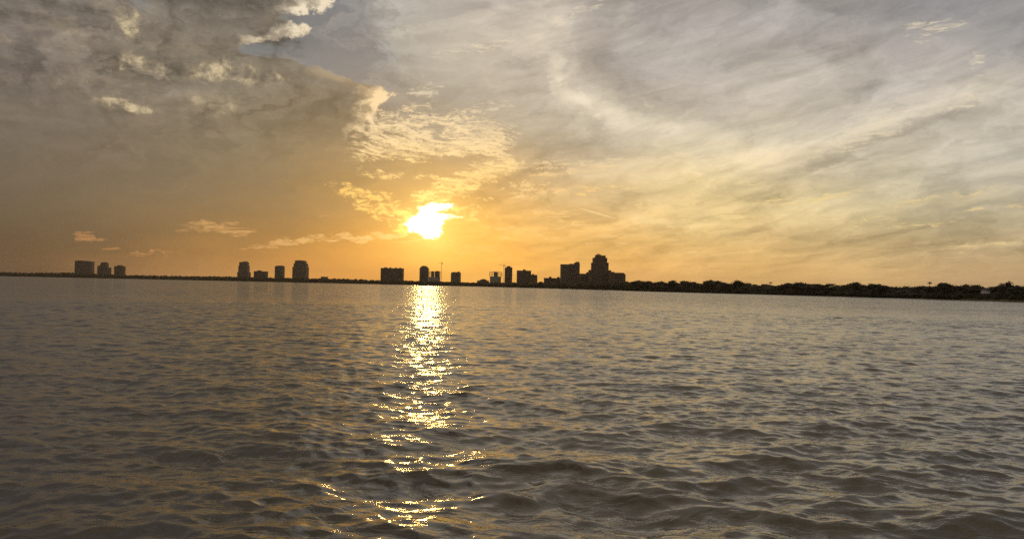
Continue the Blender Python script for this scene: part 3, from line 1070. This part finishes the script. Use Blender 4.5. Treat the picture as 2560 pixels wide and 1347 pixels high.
T('low boxy block with a small tilted roof peak, between two slimmer towers', 2680, 699,
  [('tower_block', 634.5, 663.8, 678.2)], M['brick'], 30, shapes=[('roof_peak', [(636, 678.6), (650, 678.6), (647, 675.4), (644, 675.6), (640, 677.4)])])
T('plain slim slab with rounded top corners, right of the low boxy block', 2620, 701,
  [('tower_block', 687, 707, 666.2)], M['concrete'], 24, shapes=[('rounded_roof', [(687.4, 666.6), (706.8, 667.2), (706, 664.6), (704.5, 663.8), (693, 663.6), (688, 664.6)])])
T('broad tiered tower with a curved crown, tallest on the left half of the skyline', 2560, 703,
  [('podium_storeys', 731, 766.6, 667.0), ('middle_storeys', 733.8, 765, 658.5, 668), ('upper_storeys', 736.5, 761.5, 652.6, 659)], M['stucco'], 30,
  shapes=[('curved_crown', [(736.6, 653), (761.4, 653.4), (760, 651.6), (754, 650.6), (746, 650.2), (737, 650.8)])])
T('tiny low building just above the trees, right of the broad tiered tower', 2480, 703,
  [('block', 802, 817, 691.6)], M['stucco'], 18, name='low_building', slabs=False)
T('wide rectangular slab block with four roof boxes, alone left of the sun glitter', 2250, 708,
  [('tower_block', 951.8, 1007, 670.4)], M['brick'], 26,
  tops=[('roof_box', 958.8, 966, 668, 670.6), ('roof_box', 972.4, 976.2, 668.2, 670.6), ('roof_box', 986.6, 990, 668.6, 670.6), ('roof_box', 997, 1001.5, 669.0, 670.8)])
T('slim tower with a barrel-shaped top under the sun, left of the taller crane', 2120, 711,
  [('tower_block', 1049, 1070.3, 670.2)], M['stucco'], 22,
  shapes=[('barrel_roof', [(1049.6, 670.4), (1069.8, 670.6), (1068, 667.4), (1064.5, 665.0), (1063.5, 664.4), (1056.5, 664.2), (1052.5, 666), (1050.4, 668.2)])])
T('narrow block with one rounded shoulder, right of the tall crane', 2050, 713,
  [('tower_block', 1127.2, 1151, 683)], M['stucco'], 22,
  shapes=[('rounded_roof', [(1127.3, 683.4), (1150.8, 683.4), (1150.6, 680.8), (1145, 680.2), (1133, 679.4), (1129.4, 680.4), (1127.6, 682.2)])], tops=[('roof_box', 1144, 1148, 678.3, 681)])
T('low gabled roof above the trees, left of the block with open top floors', 1900, 716,
  [('block', 1193, 1222, 701.6), ('raised_roof', 1199, 1217, 699.4, 702)], M['concrete'], 20, name='low_building', slabs=False,
  shapes=[('gable', [(1200, 700), (1216, 700), (1211, 697.2), (1206, 697.2)])])
T('slim tower with stepped penthouse, touching the second crane on its right', 1860, 716,
  [('tower_block', 1262, 1281, 669.2), ], M['brick'], 20,
  tops=[('penthouse', 1265, 1280, 667.4, 669.4), ('upper_penthouse', 1267.4, 1276, 664.8, 667.8)])
T('blocky tower with a lower right wing, alone between shorter crane and tall cluster', 1700, 719,
  [('tower_block', 1292.2, 1328, 676.4), ], M['brick'], 26,
  tops=[('penthouse', 1307.4, 1314.4, 673.2, 676.6)],
  shapes=[('right_wing', [(1328.1, 719), (1343.6, 719), (1343.6, 687.2), (1328.1, 686.4)]), ('wing_roof_box', [(1330.6, 686.7), (1335, 686.9), (1334.4, 684.2), (1331.6, 684.2)])])
T('long low block with two small roof boxes, left foot of the tall cluster', 1560, 722,
  [('block', 1360.8, 1403, 695.2)], M['brick'], 22, name='low_building',
  tops=[('roof_box', 1373.4, 1379.4, 691.4, 695.6), ('roof_box', 1393.4, 1400, 692.2, 695.6)])
T('big flat slab with a raised right corner, left of the tallest tower', 1500, 723,
  [('tower_block', 1403.2, 1449.6, 661), ('raised_roof', 1425, 1449.2, 659.6, 661.6), ('corner_storeys', 1438, 1449.4, 656.6, 660), ('lift_house', 1442, 1448, 654.4, 657)], M['concrete'], 28)
T('low block with one roof box, linking the big slab and the stepped tower', 1450, 724,
  [('block', 1450, 1477, 684.4)], M['brick'], 22, name='low_building', tops=[('roof_box', 1467.6, 1473.4, 680, 685)])

# the tallest tower
e, c = T('tallest building, stepped tower with terraces and a small arch on top', 1420, 726,
         [('podium_storeys', 1475.4, 1527.8, 675.2), ('lower_shaft', 1482.5, 1522, 656.6, 676), ('middle_shaft', 1485.6, 1518.6, 644.4, 657), ('upper_shaft', 1491.6, 1514.8, 638.6, 645), ('left_terrace', 1493.0, 1503, 636.4, 639)], M['brick'], 34,
         tops=[('roof_slab', 1505, 1513, 638.0, 639)])
D = 1420
for i in range(5):
    z = at(1481, 673 - i * 3.4, D).z - .8
    xa, xb = at(1480.0, 660, D).x - c.x, at(1482.6, 660, D).x - c.x
    MB().box(xa, xb, 4, 22, z, z + .7).build('balcony', M['brick'], e)
arch = MB()
cz = at(1498, 637, D).z - .8
cxx = at(1498, 637, D).x - c.x
for i in range(8):
    a0, a1 = math.pi * i / 8, math.pi * (i + 1) / 8
    arch.bar((cxx + 2.2 * math.cos(a0), 12, cz + 2.6 * math.sin(a0)), (cxx + 2.2 * math.cos(a1), 12, cz + 2.6 * math.sin(a1)), .5, .5, 5)
arch.build('roof_arch', M['brick'], e)
T('long podium wing with a chamfered right end, right foot of the tallest stepped tower', 1400, 727,
  [('block', 1523, 1536, 679.6), ('long_wing', 1536.2, 1560, 682.0)], M['brick'], 30, name='podium_building',
  shapes=[('chamfered_end', [(1560.1, 727), (1564.8, 727), (1564.8, 685.8), (1560.1, 682.4)])])


# buildings under construction and their cranes
def frame_building(label, D, x0, x1, top, solid_top, base_py, depth=22, name='building_under_construction', extra=None):
    c = at((x0 + x1) / 2, base_py, D)
    e = empty(name, (c.x, D, .8), label, 'building')
    xa, xb = at(x0, top, D).x - c.x, at(x1, top, D).x - c.x
    zt = at((x0 + x1) / 2, top, D).z - .8
    zs = at((x0 + x1) / 2, solid_top, D).z - .8
    MB().box(xa + 1, xb - .5, 0, depth, 0, zs).build('enclosed_storeys', M['raw'], e)
    z = zs
    n = max(2, int(round((zt - zs) / 3.6)))
    for k in range(n + 1):
        zz = zs + (zt - zs) * k / n
        MB().box(xa - .4, xb + .4, -.4, depth + .4, zz, zz + .45).build('floor_slab', M['raw'], e)
    m_ = int((xb - xa) / 5)
    for i in range(m_ + 1):
        for yy in (1, depth - 2):
            x = xa + (xb - xa - .8) * i / m_
            MB().box(x, x + .8, yy, yy + .8, zs + .46, zt - .01).build('column', M['raw'], e)
    if extra:
        extra(e, c, xa, xb, zs, zt, depth)
    return e, c


def ex1(e, c, xa, xb, zs, zt, depth):
    # core walls and closed bays
    w = xb - xa
    MB().box(xa + w * .22, xa + w * .42, 3, depth - 3, zs + .46, zt + .6).build('lift_core', M['raw'], e)
    MB().box(xa + w * .55, xa + w * .92, 4, depth - 4, zs + .46, zt - .1).build('enclosed_bay', M['raw'], e)
    MB().box(xa + w * .62, xa + w * .90, 5, depth - 5, zt + .46, zt + 1.8).build('roof_formwork', M['raw'], e)
    MB().bar((xa + w * .37, 8, zt), (xa + w * .37, 8, zt + 7), .16, .08).build('mast', M['steel'], e)


def ex2(e, c, xa, xb, zs, zt, depth):
    w = xb - xa
    MB().box(xa + w * .36, xa + w * .70, 3, depth - 3, zs + .46, zt - .1).build('enclosed_bay', M['raw'], e)
    MB().box(xa + w * .36, xa + w * .44, 5, depth - 5, zt + .46, zt + 1.6).build('lift_core', M['raw'], e)
    d = MB().bar((xa + w * .55, 8, zt + .4), (xa + w * .56, 8, zt + 3.0), .16, .12)
    d.bar((xa + w * .56, 8, zt + 3.0), (xa + w * .66, 8, zt + 6.0), .12, .08)
    d.build('derrick', M['steel'], e)
    sc = MB()
    for k in range(6):
        z = zs + (zt - zs) * (k / 5.5)
        sc.box(xb + .5, xb + 3.2, 2, 8, z, z + .3)
    for x in (xb + .6, xb + 3.0):
        sc.bar((x, 2, zs - 6), (x, 2, zt - 1), .12, .12)
    sc.build('scaffold', M['steel'], e)


frame_building('squat unfinished building with open bays, left of the taller crane under the sun', 2090, 1071.5, 1099.5, 678.6, 693, 711, extra=ex1)
frame_building('unfinished block with open top floors, left of the shorter crane', 1880, 1224, 1253, 679.8, 691.5, 715, extra=ex2)


def crane(label, D, mx, top, jib_y, x0, x1, base_py):
    c = at(mx, base_py, D)
    e = empty('tower_crane', (c.x, D - 3, .8), label, 'crane')
    zt, zj = at(mx, top, D).z - .8, at(mx, jib_y, D).z - .8
    s = 1.0
    mb = MB()
    for sx in (-s, s):
        for sy in (-s, s):
            mb.bar((sx, sy, 0), (sx, sy, zj), .15)
    z, k = 0, 0
    while z < zj - 2.4:
        for a, b in (((-s, -s), (s, -s)), ((s, -s), (s, s)), ((s, s), (-s, s)), ((-s, s), (-s, -s))):
            mb.bar((*a, z), (*b, z + 2.4), .08)
            mb.bar((*a, z), (*b, z), .08)
        z += 2.4
    mb.build('mast', M['steel'], e)
    xa, xb = at(x0, jib_y, D).x - c.x, at(x1, jib_y, D).x - c.x
    jb = MB()
    for yy in (-.6, .6):
        jb.bar((xa, yy, zj + .3), (xb, yy, zj + .3), .13)
    jb.bar((xa, 0, zj + 1.3), (xb, 0, zj + 1.3), .13)
    x = xa
    while x < xb - 1.5:
        for yy in (-.6, .6):
            jb.bar((x, yy, zj + .3), (x + .8, 0, zj + 1.3), .06)
            jb.bar((x + .8, 0, zj + 1.3), (x + 1.6, yy, zj + .3), .06)
        x += 1.6
    jb.build('jib', M['steel'], e)
    MB().bar((-.7, 0, zj + 1), (0, 0, zt), .16, .1).bar((.7, 0, zj + 1), (0, 0, zt), .16, .1).build('apex', M['steel'], e)
    MB().bar((0, 0, zt), (xa * .75, 0, zj + 1.3), .05).bar((0, 0, zt), (xb * .85, 0, zj + 1.3), .05).build('tie_bars', M['steel'], e)
    MB().box(xb - 2.2, xb - .2, -.9, .9, zj - 1.9, zj + .2).build('counterweight', M['raw'], e)
    MB().box(-1.0, .9, -1.9, -.8 - .15, zj - 2.2, zj - .2).build('cab', M['white'], e)
    return e


crane('taller tower crane with a short jib, right beside the squat unfinished building', 2090, 1103.2, 652.6, 657.6, 1096, 1108, 711)
crane('shorter tower crane with a long left-pointing jib beside the slim stepped-penthouse tower', 1880, 1258.6, 658.6, 663.6, 1246, 1264, 715)

# thin masts above the woods on the left
for px_, py_, lab in ((79, 676, 'thin mast above the woods left of the leftmost tower'), (430, 683.5, 'thin mast above the empty stretch of woods, left one of two'), (486, 683, 'thin mast above the woods, right one of two before the slender tiered tower')):
    g0 = ground(px_, 20, .8)
    zt = at(px_, py_, g0.y).z - .8
    e = empty('antenna_mast', g0, lab, 'mast')
    MB().bar((0, 0, 0), (0, 0, zt), .55, .25, 6).build('pole', M['steel'], e)
    MB().box(-1.5, 1.5, -.2, .2, zt * .86, zt * .86 + .5).build('crossarm', M['steel'], e)

# small white house glimpsed below the right-hand trees
g0 = ground(2468, 2.5, 0.9)
e = empty('shore_house', g0, 'small narrow house whose white upper storey shows among the trees near the far right', 'house')
w = 1.5
MB().box(-w, w, 0, 3.4, 0, 3.5).build('ground_storey', M['bark'], e)
MB().box(-w - .12, w + .12, -.12, 3.5, 3.503, 5.3).build('upper_storey', M['white'], e)
MB().prism([(-w - .4, 5.303), (w + .4, 5.303), (0, 6.2)], -.35, 3.8).build('roof', M['roof'], e)
MB().box(-.45, .45, -.08, .05, 0, 2.1).build('door', M['roof'], e)
MB().box(.55, 1.1, -.16, .0, 4.0, 4.8).build('window', M['glass'], e)

# ------------------------------------------------------------------ haze
HAZE = 0.000055
mb = MB().box(-5950, 5950, -5950, 5950, -2.0, 92)
hm = bpy.data.materials.new('haze')
hm.use_nodes = True
hm.node_tree.nodes.clear()
pv = hm.node_tree.nodes.new('ShaderNodeVolumePrincipled')
pv.inputs['Color'].default_value = (0.92, 0.78, 0.60, 1)
pv.inputs['Density'].default_value = HAZE
pv.inputs['Anisotropy'].default_value = 0.55
mo = hm.node_tree.nodes.new('ShaderNodeOutputMaterial')
hm.node_tree.links.new(pv.outputs[0], mo.inputs['Volume'])
hz = mb.build('haze', hm)
tag(hz, 'thin warm evening haze hanging over the bay and the far shore', 'haze', None, 'stuff')
